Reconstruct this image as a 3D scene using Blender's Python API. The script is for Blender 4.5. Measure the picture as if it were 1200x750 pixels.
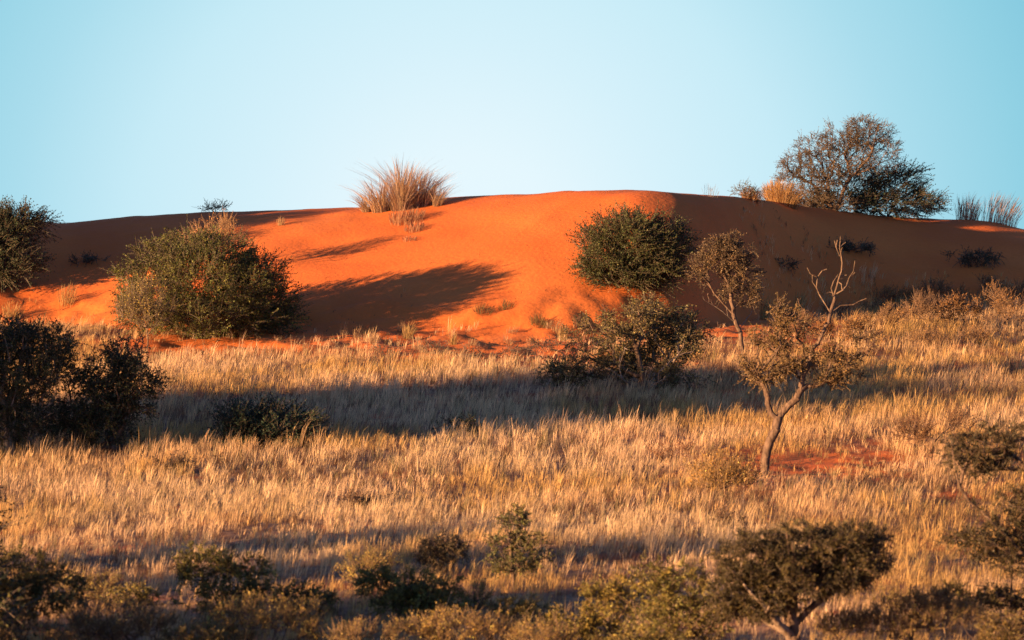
import bpy, math
import numpy as np
from mathutils import Vector

# ------------------------------------------------------------------ clearing
for o in list(bpy.data.objects):
    bpy.data.objects.remove(o, do_unlink=True)
scene = bpy.context.scene
C = scene.collection

# ------------------------------------------------------------------ camera
F = 4887.0                      # focal length in photograph pixels (1200 wide)
HROW = 330.0                    # row of the eye level
PITCH = math.atan((375 - HROW) / F)
cam_data = bpy.data.cameras.new('camera')
cam_data.sensor_width = 36.0
cam_data.lens = 36.0 * F / 1200.0
cam_data.clip_start = 1.0
cam_data.clip_end = 20000.0
cam_data.dof.use_dof = True
cam_data.dof.focus_distance = 128.0
cam_data.dof.aperture_fstop = 2.0
cam = bpy.data.objects.new('camera', cam_data)
C.objects.link(cam)
cam.location = (0, 0, 0)
cam.rotation_euler = (math.pi / 2 - PITCH, 0, 0)
scene.camera = cam

# ------------------------------------------------------------------ light
SUN_E = math.radians(6.2)
SUN_A = math.radians(29.0)      # sun stands to the left, this far towards the camera
to_sun = Vector((-math.cos(SUN_E) * math.cos(SUN_A), -math.cos(SUN_E) * math.sin(SUN_A), math.sin(SUN_E)))
sd = bpy.data.lights.new('sun', 'SUN')
sd.energy = 5.0
sd.angle = math.radians(0.6)
sd.color = (1.0, 0.585, 0.285)
sun = bpy.data.objects.new('sun', sd)
C.objects.link(sun)
sun.location = to_sun * 300
sun.rotation_euler = to_sun.to_track_quat('Z', 'Y').to_euler()

world = bpy.data.worlds.new('World')
scene.world = world
world.use_nodes = True
wn = world.node_tree
wn.nodes.clear()
w_out = wn.nodes.new('ShaderNodeOutputWorld')
w_bg = wn.nodes.new('ShaderNodeBackground')
w_bg.inputs['Strength'].default_value = 0.10
sky = wn.nodes.new('ShaderNodeTexSky')
sky.sky_type = 'NISHITA'
sky.sun_disc = False
sky.sun_elevation = SUN_E
sky.sun_rotation = math.atan2(to_sun.x, to_sun.y)
sky.altitude = 900
sky.air_density = 1.0
sky.dust_density = 0.3
sky.ozone_density = 3.0
# evening sky low over the horizon: pale glow straight ahead that widens into teal, Nishita above
EXPOSURE = 1.85
scene.view_settings.exposure = EXPOSURE
def lin(c):
    return tuple(((v / 255 + 0.055) / 1.055) ** 2.4 if v > 10 else v / 255 / 12.92 for v in c)
tc_w = wn.nodes.new('ShaderNodeTexCoord')
dotn = wn.nodes.new('ShaderNodeVectorMath'); dotn.operation = 'DOT_PRODUCT'
gd = Vector((-0.012, 1.0, 0.004)).normalized()
dotn.inputs[1].default_value = gd
wn.links.new(tc_w.outputs['Generated'], dotn.inputs[0])
acos = wn.nodes.new('ShaderNodeMath'); acos.operation = 'ARCCOSINE'
wn.links.new(dotn.outputs['Value'], acos.inputs[0])
mp = wn.nodes.new('ShaderNodeMapRange')
mp.inputs['From Min'].default_value = 0.0; mp.inputs['From Max'].default_value = math.radians(20)
wn.links.new(acos.outputs[0], mp.inputs['Value'])
ramp = wn.nodes.new('ShaderNodeValToRGB')
er = ramp.color_ramp
stops = [(0.0, (232, 248, 255)), (1.5, (229, 247, 254)), (3.0, (214, 241, 251)), (4.6, (199, 235, 247)), (6.2, (171, 221, 237)), (7.8, (146, 209, 228)),
         (9.0, (128, 198, 221)), (12.0, (112, 190, 210)), (20.0, (96, 174, 200))]
er.elements[0].position = 0.0; er.elements[0].color = (*lin(stops[0][1]), 1)
er.elements[1].position = 1.0; er.elements[1].color = (*lin(stops[-1][1]), 1)
for ang, col in stops[1:-1]:
    e = er.elements.new(ang / 20.0); e.color = (*lin(col), 1)
wn.links.new(mp.outputs[0], ramp.inputs[0])
scl = wn.nodes.new('ShaderNodeVectorMath'); scl.operation = 'SCALE'
scl.inputs['Scale'].default_value = 2 ** -EXPOSURE / w_bg.inputs['Strength'].default_value
wn.links.new(ramp.outputs[0], scl.inputs[0])
sep = wn.nodes.new('ShaderNodeSeparateXYZ')
wn.links.new(tc_w.outputs['Generated'], sep.inputs[0])
mz = wn.nodes.new('ShaderNodeMapRange'); mz.interpolation_type = 'SMOOTHSTEP'
mz.inputs['From Min'].default_value = 0.08; mz.inputs['From Max'].default_value = 0.26
wn.links.new(sep.outputs['Z'], mz.inputs['Value'])
tint = wn.nodes.new('ShaderNodeVectorMath'); tint.operation = 'MULTIPLY'
tint.inputs[1].default_value = (0.76, 0.59, 0.76)
wn.links.new(sky.outputs[0], tint.inputs[0])
mul = wn.nodes.new('ShaderNodeMix'); mul.data_type = 'VECTOR'
wn.links.new(mz.outputs[0], mul.inputs['Factor'])
wn.links.new(scl.outputs[0], mul.inputs[4]); wn.links.new(tint.outputs[0], mul.inputs[5])
wn.links.new(mul.outputs[1], w_bg.inputs['Color'])
wn.links.new(w_bg.outputs[0], w_out.inputs['Surface'])

scene.view_settings.view_transform = 'Standard'
scene.view_settings.look = 'None'
scene.view_settings.gamma = 1.0
scene.view_settings.use_curve_mapping = False

# ------------------------------------------------------------------ helpers
def rng(seed):
    return np.random.default_rng(seed)

def hash2(ix, iy, seed):
    h = (ix.astype(np.int64) * 374761393 + iy.astype(np.int64) * 668265263 + seed * 974711) & 0x7fffffff
    h = ((h ^ (h >> 13)) * 1274126177) & 0x7fffffff
    return ((h ^ (h >> 16)) & 0xffff) / 65535.0

def vnoise(x, y, seed=0):
    x = np.asarray(x, float); y = np.asarray(y, float)
    ix = np.floor(x); iy = np.floor(y)
    fx = x - ix; fy = y - iy
    ux = fx * fx * (3 - 2 * fx); uy = fy * fy * (3 - 2 * fy)
    a = hash2(ix, iy, seed); b = hash2(ix + 1, iy, seed)
    c = hash2(ix, iy + 1, seed); d = hash2(ix + 1, iy + 1, seed)
    return a + (b - a) * ux + (c - a) * uy + (a - b - c + d) * ux * uy

def fbm(x, y, seed=0, octaves=4):
    s = 0.0; amp = 0.5; tot = 0.0
    for k in range(octaves):
        s = s + amp * vnoise(x * 2 ** k + 17.3 * k, y * 2 ** k - 9.1 * k, seed + k)
        tot += amp; amp *= 0.5
    return s / tot                       # 0..1

def sstep(a, b, x):
    t = np.clip((np.asarray(x, float) - a) / (b - a), 0, 1)
    return t * t * (3 - 2 * t)

def smooth_curve(xs, ys, lo, hi, sig):
    g = np.linspace(lo, hi, 1600)
    v = np.interp(g, xs, ys)
    k = sig / (g[1] - g[0])
    r = np.arange(-int(3 * k), int(3 * k) + 1)
    w = np.exp(-0.5 * (r / k) ** 2); w /= w.sum()
    vp = np.pad(v, len(r) // 2, mode='edge')
    return g, np.convolve(vp, w, mode='valid')

# ------------------------------------------------------------------ terrain
CREST = np.array([  # px, crest row, crest distance, foot distance
    (-900, 235, 150, 134), (-500, 190, 146, 134.5), (-260, 130, 142.5, 137.2), (-130, 160, 143.3, 137.2),
    (-40, 243, 148, 136.5), (60, 262, 151, 138), (130, 256, 152, 138), (240, 249, 151, 135),
    (420, 243, 151, 133), (530, 232, 150, 132.5), (640, 227, 147.5, 132.5), (740, 223.5, 145, 135),
    (820, 227.5, 144.5, 136), (860, 231, 148.5, 142.5), (900, 236, 154, 145), (1000, 250, 158, 147.5),
    (1100, 257, 159, 148), (1150, 258, 159, 148), (1200, 268, 159, 148), (1300, 292, 158, 145),
    (1600, 320, 155, 140)], float)
_cx = (CREST[:, 0] - 600) / F * CREST[:, 2]
_g, _crow = smooth_curve(_cx, CREST[:, 1], -80, 80, 0.5)
_, _cD = smooth_curve(_cx, CREST[:, 2], -80, 80, 1.5)
_, _cF = smooth_curve(_cx, CREST[:, 3], -80, 80, 1.3)
LD = np.array([0, 8, 20, 40, 60, 70, 85, 100, 118, 135, 150, 175, 260, 700, 20000], float)
LZ = np.array([-1.7, -2.1, -3.6, -6.0, -6.25, -6.0, -5.45, -4.7, -3.2, -1.65, -0.9, -1.6, -5.5, -7.0, -9.0])

def lower(D):
    s = 0.0
    for dd in (-4, -2, 0, 2, 4):
        s = s + np.interp(np.asarray(D, float) + dd, LD, LZ)
    return s / 5

def sand_mask(x, D):
    """1 on the bare sand of the dune, 0 in the grass"""
    cF = np.interp(x, _g, _cF)
    n = fbm(x * 0.5, D * 0.5, 5, 3) - 0.5
    return sstep(-1.8, 0.6, D - cF + n * 5.0)

def height(x, D, fine=True):
    x = np.asarray(x, float); D = np.asarray(D, float)
    xc = np.clip(x, -79, 79)
    row = np.interp(xc, _g, _crow); cD = np.interp(xc, _g, _cD); cF = np.interp(xc, _g, _cF)
    zc = (HROW - row) / F * cD
    t = np.clip((D - cF) / (cD - cF), 0, 1)
    f = 0.55 * (t * t * (3 - 2 * t)) + 0.45 * np.sin(np.pi / 2 * t)
    f = f * sstep(0, 0.22, t) + 0.0
    back = np.clip(D - cD, 0, None)
    fall = np.exp(-(np.clip(back - 7, 0, None) / 12.0) ** 2) * (1 - 0.0008 * np.clip(back, 0, 20) ** 2)
    edge = 1 - sstep(45, 79, np.abs(x))
    z = lower(D) + (zc - lower(cD)) * f * np.where(D > cD, fall, 1.0) * edge
    # undulation
    far = sstep(400, 900, D)
    z = z + (fbm(x * 0.06, D * 0.06, 3, 3) - 0.5) * 0.7 * (1 - sstep(128, 134, D)) * sstep(30, 60, D)
    z = z + (fbm(x * 0.004, D * 0.004, 8, 2) - 0.5) * 4 * far
    if fine:
        near = sstep(50, 60, D) * (1 - sstep(170, 190, D))
        sm = sand_mask(x, D)
        rough = 1 - sstep(2.5, 5.5, D - cF)
        z = z + (fbm(x * 1.7, D * 1.7, 21, 3) - 0.5) * (0.20 + 0.14 * sstep(-7, -3, D - cF)) * near * rough
        z = z + (fbm(x * 2.3 + 5, D * 1.9, 23, 2) - 0.5) * 0.16 * near * rough * sstep(-6, -2, D - cF)
        z = z + ((fbm(x * 0.45, D * 0.3, 31, 3) - 0.5) * 0.18 + (fbm(x * 0.7 + D * 0.5, D * 1.6 - x * 0.8, 37, 2) - 0.5) * 0.05) * near * sm
    return z

def project(x, y, z):
    cp, sp = math.cos(PITCH), math.sin(PITCH)
    dep = y * cp - z * sp
    up = y * sp + z * cp
    return 600 + F * x / dep, 375 - F * up / dep

_Ds = np.arange(58, 152, 0.05)
def ground_at(px, row):
    """world point where the sight line through (px,row) first meets the ground"""
    x = (px - 600) / F * _Ds
    z = height(x, _Ds)
    r = project(x, _Ds, z)[1]
    k = np.argmax(r <= row)
    if r[k] > row: k = int(np.argmin(r))
    return float(x[k]), float(_Ds[k]), float(z[k])

def crest_D(px, front=0.4):
    D = 150.0
    for _ in range(12):
        D = float(np.interp((px - 600) / F * D, _g, _cD)) - front
    return D

def tag(o, label=None, cat=None, group=None, kind=None):
    if label: o['label'] = label
    if cat: o['category'] = cat
    if group: o['group'] = group
    if kind: o['kind'] = kind
    return o

def mesh_obj(name, verts, faces, mats, parent=None, col=None, smooth=False, loc=(0, 0, 0)):
    """verts (n,3), faces (m,k) with k 3 or 4; col (n,3) per-vertex colour"""
    me = bpy.data.meshes.new(name)
    verts = np.asarray(verts, np.float32)
    flist = faces if isinstance(faces, list) else [faces]
    flist = [np.asarray(f, np.int32) for f in flist if len(f)]
    loops = np.concatenate([f.ravel() for f in flist])
    counts = np.concatenate([np.full(len(f), f.shape[1], np.int32) for f in flist])
    starts = np.concatenate([[0], np.cumsum(counts)[:-1]]).astype(np.int32)
    me.vertices.add(len(verts)); me.vertices.foreach_set('co', verts.ravel())
    me.loops.add(len(loops)); me.loops.foreach_set('vertex_index', loops)
    me.polygons.add(len(counts)); me.polygons.foreach_set('loop_start', starts)
    me.update(calc_edges=True)
    if smooth:
        me.polygons.foreach_set('use_smooth', np.ones(len(counts), bool))
    if col is not None:
        a = me.color_attributes.new('tone', 'FLOAT_COLOR', 'POINT')
        c4 = np.ones((len(verts), 4), np.float32); c4[:, :3] = col
        a.data.foreach_set('color', c4.ravel())
    for m in (mats if isinstance(mats, (list, tuple)) else [mats]):
        me.materials.append(m)
    o = bpy.data.objects.new(name, me)
    C.objects.link(o)
    o.location = loc
    if parent is not None: o.parent = parent
    return o

# ------------------------------------------------------------------ materials
def new_mat(name):
    m = bpy.data.materials.new(name); m.use_nodes = True
    nt = m.node_tree; nt.nodes.clear()
    out = nt.nodes.new('ShaderNodeOutputMaterial')
    return m, nt, out

def mixc(nt, fac, a, b):
    n = nt.nodes.new('ShaderNodeMix'); n.data_type = 'RGBA'
    if isinstance(fac, (int, float)): n.inputs['Factor'].default_value = fac
    else: nt.links.new(fac, n.inputs['Factor'])
    for s, v in ((6, a), (7, b)):
        if isinstance(v, tuple): n.inputs[s].default_value = (*v, 1)
        else: nt.links.new(v, n.inputs[s])
    return n.outputs[2]

def noise(nt, scale, detail=4, rough=0.55, vec=None, dist=0.0):
    n = nt.nodes.new('ShaderNodeTexNoise')
    n.inputs['Scale'].default_value = scale; n.inputs['Detail'].default_value = detail
    n.inputs['Roughness'].default_value = rough; n.inputs['Distortion'].default_value = dist
    if vec is not None: nt.links.new(vec, n.inputs['Vector'])
    return n.outputs[0]

def mrange(nt, v, a, b, c=0.0, d=1.0):
    n = nt.nodes.new('ShaderNodeMapRange')
    nt.links.new(v, n.inputs['Value'])
    for k, q in zip(('From Min', 'From Max', 'To Min', 'To Max'), (a, b, c, d)): n.inputs[k].default_value = q
    return n.outputs[0]

def ground_material():
    m, nt, out = new_mat('red_sand_ground')
    p = nt.nodes.new('ShaderNodeBsdfPrincipled')
    p.inputs['Roughness'].default_value = 0.9
    p.inputs['Specular IOR Level'].default_value = 0.15
    tc = nt.nodes.new('ShaderNodeTexCoord')
    at = nt.nodes.new('ShaderNodeAttribute'); at.attribute_name = 'tone'
    sp = nt.nodes.new('ShaderNodeSeparateColor'); nt.links.new(at.outputs['Color'], sp.inputs[0])
    o = tc.outputs['Object']
    sand = mixc(nt, mrange(nt, noise(nt, 0.25, 3, 0.5, o), 0.35, 0.65), (0.56, 0.135, 0.027), (0.66, 0.182, 0.038))
    sand = mixc(nt, mrange(nt, noise(nt, 9.0, 4, 0.7, o), 0.45, 0.75, 0, 0.35), sand, (0.40, 0.100, 0.028))
    # litter soil in the grass
    soil = mixc(nt, mrange(nt, noise(nt, 3.0, 5, 0.7, o), 0.4, 0.62), (0.17, 0.075, 0.035), (0.34, 0.20, 0.10))
    red = mrange(nt, noise(nt, 0.5, 3, 0.6, o), 0.55, 0.68)
    soil = mixc(nt, red, soil, (0.40, 0.11, 0.035))
    base = mixc(nt, sp.outputs['Red'], soil, sand)
    nt.links.new(base, p.inputs['Base Color'])
    b = nt.nodes.new('ShaderNodeBump'); b.inputs['Strength'].default_value = 0.35
    b.inputs['Distance'].default_value = 0.07
    nt.links.new(noise(nt, 6.0, 6, 0.6, o), b.inputs['Height'])
    # wind ripples
    w = nt.nodes.new('ShaderNodeTexWave'); w.inputs['Scale'].default_value = 1.6
    w.inputs['Distortion'].default_value = 3.0; w.inputs['Detail'].default_value = 2.0
    mpn = nt.nodes.new('ShaderNodeMapping'); mpn.inputs['Rotation'].default_value = (0, 0, 0.5)
    nt.links.new(o, mpn.inputs['Vector']); nt.links.new(mpn.outputs[0], w.inputs['Vector'])
    b2 = nt.nodes.new('ShaderNodeBump'); b2.inputs['Strength'].default_value = 0.05
    b2.inputs['Distance'].default_value = 0.03
    nt.links.new(w.outputs['Fac'], b2.inputs['Height']); nt.links.new(b.outputs[0], b2.inputs['Normal'])
    nt.links.new(b2.outputs[0], p.inputs['Normal'])
    nt.links.new(p.outputs[0], out.inputs['Surface'])
    return m

M_GROUND = ground_material()

BARE = [(905, 550, 85, 22, 0.84), (990, 545, 85, 20, 0.82), (265, 405, 160, 14, 0.98), (790, 528, 26, 12, 0.5), (1010, 520, 40, 9, 0.5), (850, 378, 70, 26, 0.85),
        (565, 411, 150, 17, 0.97), (720, 400, 70, 12, 0.5), (915, 388, 80, 30, 0.7)]
# ------------------------------------------------------------------ ground sheet
def axis(lo, hi, step, far):
    core = np.arange(lo, hi + step / 2, step)
    ext = []; d = step
    v = hi
    while v < far:
        d *= 1.22; v += d; ext.append(v)
    return core, np.array(ext)
cx_, ex_ = axis(-28, 28, 0.25, 9000)
xs = np.concatenate([-ex_[::-1], cx_, ex_])
cy_, ey_ = axis(60, 172, 0.25, 12000)
pre = np.concatenate([-np.geomspace(9000, 6, 24), np.arange(-4, 60, 2.0)])
ys = np.concatenate([pre, cy_, ey_])
GX, GY = np.meshgrid(xs, ys)
GZ = height(GX, np.clip(GY, 0, None))
nx, ny = len(xs), len(ys)
idx = np.arange(nx * ny).reshape(ny, nx)
quads = np.stack([idx[:-1, :-1], idx[:-1, 1:], idx[1:, 1:], idx[1:, :-1]], -1).reshape(-1, 4)
sm = sand_mask(np.clip(GX, -79, 79), GY)
_px, _row = project(np.clip(GX, -79, 79), np.clip(GY, 20, None), GZ)
for (_a, _b, _rx, _ry, _k) in BARE:
    _q = ((_px - _a) / (_rx * 1.25)) ** 2 + ((_row - _b) / (_ry * 1.25)) ** 2
    sm = np.where((GY > 60) & (GY < 150), np.maximum(sm, min(1, _k * 1.15) * np.exp(-_q ** 2)), sm)
sm = np.maximum(sm, 0.7 * sstep(0.62, 0.70, fbm(GX * 0.35, GY * 0.25, 211, 3)) * sstep(0, 8, GX))
tone = np.stack([sm, sm, sm], -1).reshape(-1, 3)
ground = mesh_obj('ground', np.stack([GX, GY, GZ], -1).reshape(-1, 3), quads, M_GROUND, col=tone, smooth=True)
tag(ground, kind='structure')

# ------------------------------------------------------------------ plant materials
def tone_material(name, trans=0.3, rough=0.7, hue=(1, 1, 1)):
    m, nt, out = new_mat(name)
    at = nt.nodes.new('ShaderNodeAttribute'); at.attribute_name = 'tone'
    d = nt.nodes.new('ShaderNodeBsdfPrincipled'); d.inputs['Roughness'].default_value = rough
    d.inputs['Specular IOR Level'].default_value = 0.25
    nt.links.new(at.outputs['Color'], d.inputs['Base Color'])
    if trans > 0:
        t = nt.nodes.new('ShaderNodeBsdfTranslucent')
        nt.links.new(at.outputs['Color'], t.inputs['Color'])
        mx = nt.nodes.new('ShaderNodeMixShader'); mx.inputs[0].default_value = trans
        nt.links.new(d.outputs[0], mx.inputs[1]); nt.links.new(t.outputs[0], mx.inputs[2])
        nt.links.new(mx.outputs[0], out.inputs['Surface'])
    else:
        nt.links.new(d.outputs[0], out.inputs['Surface'])
    return m

M_LEAF = tone_material('leaf', 0.28, 0.55)
M_GRASS = tone_material('dry_grass_blade', 0.48, 0.7)

def bark_material(name, c1, c2):
    m, nt, out = new_mat(name)
    p = nt.nodes.new('ShaderNodeBsdfPrincipled'); p.inputs['Roughness'].default_value = 0.9
    p.inputs['Specular IOR Level'].default_value = 0.1
    tc = nt.nodes.new('ShaderNodeTexCoord')
    mpn = nt.nodes.new('ShaderNodeMapping'); mpn.inputs['Scale'].default_value = (1, 1, 0.3)
    nt.links.new(tc.outputs['Object'], mpn.inputs['Vector'])
    n = noise(nt, 14, 5, 0.7, mpn.outputs[0])
    nt.links.new(mixc(nt, mrange(nt, n, 0.4, 0.62), c1, c2), p.inputs['Base Color'])
    b = nt.nodes.new('ShaderNodeBump'); b.inputs['Strength'].default_value = 0.8
    b.inputs['Distance'].default_value = 0.02
    nt.links.new(n, b.inputs['Height']); nt.links.new(b.outputs[0], p.inputs['Normal'])
    nt.links.new(p.outputs[0], out.inputs['Surface'])
    return m

M_BARK = bark_material('grey_brown_bark', (0.07, 0.045, 0.032), (0.19, 0.125, 0.085))
M_PALE = bark_material('pale_weathered_bark', (0.14, 0.095, 0.065), (0.32, 0.24, 0.18))

M_MID = bark_material('mid_dead_bark', (0.10, 0.066, 0.045), (0.24, 0.165, 0.11))  # bark tone between the grey brown and the pale one

# ------------------------------------------------------------------ plant geometry
def unit(v):
    return v / (np.linalg.norm(v, axis=-1, keepdims=True) + 1e-9)

def at_px(px, row, D):
    cp, sp = math.cos(PITCH), math.sin(PITCH)
    # height that shows at this row at distance D
    k = (375 - row) / F
    z = D * (k * cp - sp) / (cp + k * sp)
    return np.array([(px - 600) / F * (D * cp - z * sp), D, z])

class Skeleton:
    def __init__(self, root):
        self.p = [np.array(root, float)]; self.par = [-1]; self.L = [0.0]
    def add(self, pos, par):
        self.p.append(np.array(pos, float)); self.par.append(par)
        self.L.append(self.L[par] + float(np.linalg.norm(self.p[-1] - self.p[par])))
        return len(self.p) - 1
    def limb(self, pts, start=None, step=0.22, jit=0.02, r=None):
        """a hand-placed limb through the points; starts at the node nearest the first point"""
        if start is None:
            P = np.array(self.p); start = int(np.argmin(np.linalg.norm(P - pts[0], axis=1)))
        cur = start
        for q in pts:
            a = self.p[cur].copy(); d = np.array(q) - a
            n = max(1, int(np.linalg.norm(d) / step))
            for k in range(1, n + 1):
                j = (r.random(3) - 0.5) * 2 * jit if (r is not None and k < n) else 0
                cur = self.add(a + d * k / n + j, cur)
        return cur
    def grow(self, tips, r, step=0.28, pen=0.45, up=0.12, skip=1):
        root = self.p[0]
        order = np.argsort(np.linalg.norm(tips - root, axis=1))
        out = np.zeros(len(tips), int)
        for i in order:
            t = tips[i]
            P = np.array(self.p); Lg = np.array(self.L)
            d = np.linalg.norm(P - t, axis=1)
            cost = d + pen * Lg
            cost[:skip] += 0.0
            k = int(np.argmin(cost)); a = self.p[k].copy()
            n = max(1, int(round(d[k] / step)))
            cur = k
            bow = np.array([0, 0, 1.0]) * d[k] * up * (r.random() * 1.4 - 0.4)
            side = (r.random(3) - 0.5) * d[k] * 0.22
            for q in range(1, n + 1):
                f = q / n
                pos = a + (t - a) * f + (bow + side) * math.sin(math.pi * f)
                if q < n: pos = pos + (r.random(3) - 0.5) * step * 0.28
                cur = self.add(pos, cur)
            out[i] = cur
        return out
    def radii(self, R, expo=0.5, rmin=0.006):
        n = len(self.p); w = np.zeros(n)
        has = np.zeros(n, bool)
        for i in range(n - 1, 0, -1):
            if not has[i]: w[i] += 1.0
            w[self.par[i]] += w[i]; has[self.par[i]] = True
        w[0] = max(w[0], 1)
        return np.maximum(rmin, R * (w / w.max()) ** expo)
    def mesh(self, rad, sel=None, sides=5, origin=None):
        P = np.array(self.p); par = np.array(self.par)
        e = np.arange(1, len(P))
        if sel is not None: e = e[sel[e]]
        A = P[par[e]]; B = P[e]
        ra = np.minimum(rad[par[e]], rad[e] * 1.5 + 0.01); rb = rad[e]
        d = unit(B - A)
        ref = np.where(np.abs(d[:, 1:2]) > 0.9, np.array([[1.0, 0, 0]]), np.array([[0, 1.0, 0]]))
        u = unit(np.cross(d, ref)); v = np.cross(d, u)
        ang = np.arange(sides) * 2 * np.pi / sides
        ring = u[:, None] * np.cos(ang)[None, :, None] + v[:, None] * np.sin(ang)[None, :, None]
        Bx = B + d * rb[:, None] * 0.6
        va = A[:, None] + ring * ra[:, None, None]
        vb = Bx[:, None] + ring * rb[:, None, None]
        V = np.concatenate([va, vb], 1).reshape(-1, 3)
        base = np.arange(len(e))[:, None] * (2 * sides)
        k = np.arange(sides); k2 = (k + 1) % sides
        Q = np.stack([base + k, base + k2, base + sides + k2, base + sides + k], -1).reshape(-1, 4)
        if origin is not None: V = V - origin
        return V, Q

STY = dict(
    fine=dict(tw=6, tl=(0.20, 0.42), lf=9, ll=0.055, lw=0.022, up=0.35, out=0.7, rnd=0.75),
    broom=dict(tw=6, tl=(0.35, 0.65), lf=13, ll=0.060, lw=0.020, up=0.6, out=0.8, rnd=0.45),
    dry=dict(tw=5, tl=(0.22, 0.45), lf=6, ll=0.040, lw=0.018, up=0.3, out=0.8, rnd=0.7),
    wisp=dict(tw=6, tl=(0.30, 0.6), lf=5, ll=0.050, lw=0.014, up=1.0, out=0.5, rnd=0.4),
    dense=dict(tw=7, tl=(0.16, 0.34), lf=10, ll=0.048, lw=0.015, up=0.25, out=0.7, rnd=0.9),
)

def sprays(tips, outd, sty, r, leaf, twig_c, size=1.0, wind=(0.15, 0, 0), var=0.35, yellow=0.0, keep=1.0):
    """leaf sprays: thin twigs set with small leaves around every tip"""
    S = STY[sty]; n = len(tips); M = S['tw']; K = S['lf']
    d = outd[:, None] * S['out'] + np.array([0, 0, 1.0]) * S['up'] + r.normal(0, 1, (n, M, 3)) * S['rnd'] + np.array(wind)
    d = unit(d)
    L = r.uniform(*S['tl'], (n, M)) * size
    start = tips[:, None] + r.normal(0, 0.05, (n, M, 3)) * size
    bendv = unit(r.normal(0, 1, (n, M, 3))) * 0.25 + np.array([0, 0, -0.15])
    t = (np.arange(K) + 0.6) / K
    t = t[None, None, :] * np.ones((n, M, 1)) + r.normal(0, 0.03, (n, M, K))
    pos = start[:, :, None] + d[:, :, None] * (t * L[..., None])[..., None] + bendv[:, :, None] * ((t ** 2) * L[..., None])[..., None]
    ax = unit(d[:, :, None] * 0.8 + r.normal(0, 0.75, (n, M, K, 3)))
    sd_ = unit(np.cross(ax, r.normal(0, 1, (n, M, K, 3))))
    ll = S['ll'] * size ** 0.5 * r.uniform(0.6, 1.3, (n, M, K, 1)); lw = S['lw'] * size ** 0.5 * r.uniform(0.7, 1.2, (n, M, K, 1))
    if keep < 1:
        kk = (r.random((n, M, K)) < keep)
    else:
        kk = np.ones((n, M, K), bool)
    a = pos; b = pos + ax * ll * 0.5 + sd_ * lw; c = pos + ax * ll; e = pos + ax * ll * 0.5 - sd_ * lw * 0.9
    b = pos + ax * ll * 0.35 + sd_ * lw * 1.9
    V = np.stack([a, b, c], 3)[kk].reshape(-1, 3)
    # colour
    cl = np.exp(r.normal(0, var * 0.6, (n, 1, 1))) * np.exp(r.normal(0, var * 0.5, (n, M, 1))) * np.exp(r.normal(0, var * 0.5, (n, M, K)))
    yl = np.clip(r.random((n, 1, 1)) * 0.5 + r.random((n, M, K)) * 0.5 + yellow - 0.45, 0, 1)[..., None]
    base = np.array(leaf); yc = np.array((base[0] * 2.0 + 0.02, base[1] * 1.45 + 0.01, base[2] * 0.9))
    col = (base * (1 - yl) + yc * yl) * cl[..., None]
    col = np.repeat(col[kk][:, None], 3, 1).reshape(-1, 3)
    m = len(V) // 3
    Tq = np.arange(m * 3).reshape(m, 3)
    # twigs as thin three-edged blades, two quads
    w = 0.005 * size ** 0.5
    ts = np.array([0.0, 0.5, 1.0])
    tp = start[:, :, None] + d[:, :, None] * (ts * L[..., None])[..., None] + bendv[:, :, None] * ((ts ** 2) * L[..., None])[..., None]
    s2 = unit(np.cross(d, np.array([0.3, 1.0, 0.2])))[:, :, None] * (w * np.array([1.3, 1.0, 0.5]))[None, None, :, None]
    tv = np.stack([tp - s2, tp + s2], 3).reshape(n * M, 6, 3)
    tb = np.arange(n * M)[:, None] * 6 + m * 3
    tq = np.concatenate([tb + np.array([0, 1, 3, 2]), tb + np.array([2, 3, 5, 4])])
    tcol = np.broadcast_to(np.array(twig_c), (n * M * 6, 3)) * r.uniform(0.7, 1.2, (n * M * 6, 1))
    V = np.concatenate([V, tv.reshape(-1, 3)]); col = np.concatenate([col, tcol]); Q = [Tq, tq]
    return V, Q, np.clip(col, 0.004, 0.8)

DENS = 2.5
def lobe_points(lobes, dens, r, base, gap, seed, shell=0.45):
    pts, outs = [], []
    dens = dens * DENS; shell = 0.25
    for c, rad in lobes:
        n = max(6, int(dens * (rad[0] * rad[2] + rad[0] * rad[1] * 0.6) * 3.0))
        v = unit(r.normal(0, 1, (n, 3)))
        rr = shell + (1 - shell) * r.random((n, 1)) ** 0.6
        rough = 0.80 + 0.40 * vnoise(v[:, 0] * 2.5 + seed, v[:, 2] * 2.5 + v[:, 1] * 2, seed)[:, None]
        p = c + v * rr * rough * np.array(rad)
        pts.append(p); outs.append(unit(v * np.array([1, 1, 0.8])))
    p = np.concatenate(pts); o = np.concatenate(outs)
    g = vnoise(p[:, 0] / 0.55 + seed * 1.7, p[:, 2] / 0.45 + p[:, 1] / 0.6, seed + 3)
    k = (g > gap) & (p[:, 2] > base[2] + 0.06)
    return p[k], o[k]

GREEN = (0.045, 0.055, 0.020); DKGREEN = (0.028, 0.042, 0.022); OLIVE = (0.085, 0.075, 0.028)
BRONZE = (0.150, 0.085, 0.038); YELL = (0.20, 0.145, 0.040); GREYG = (0.085, 0.090, 0.050)
TWIG = (0.12, 0.085, 0.06)

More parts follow.
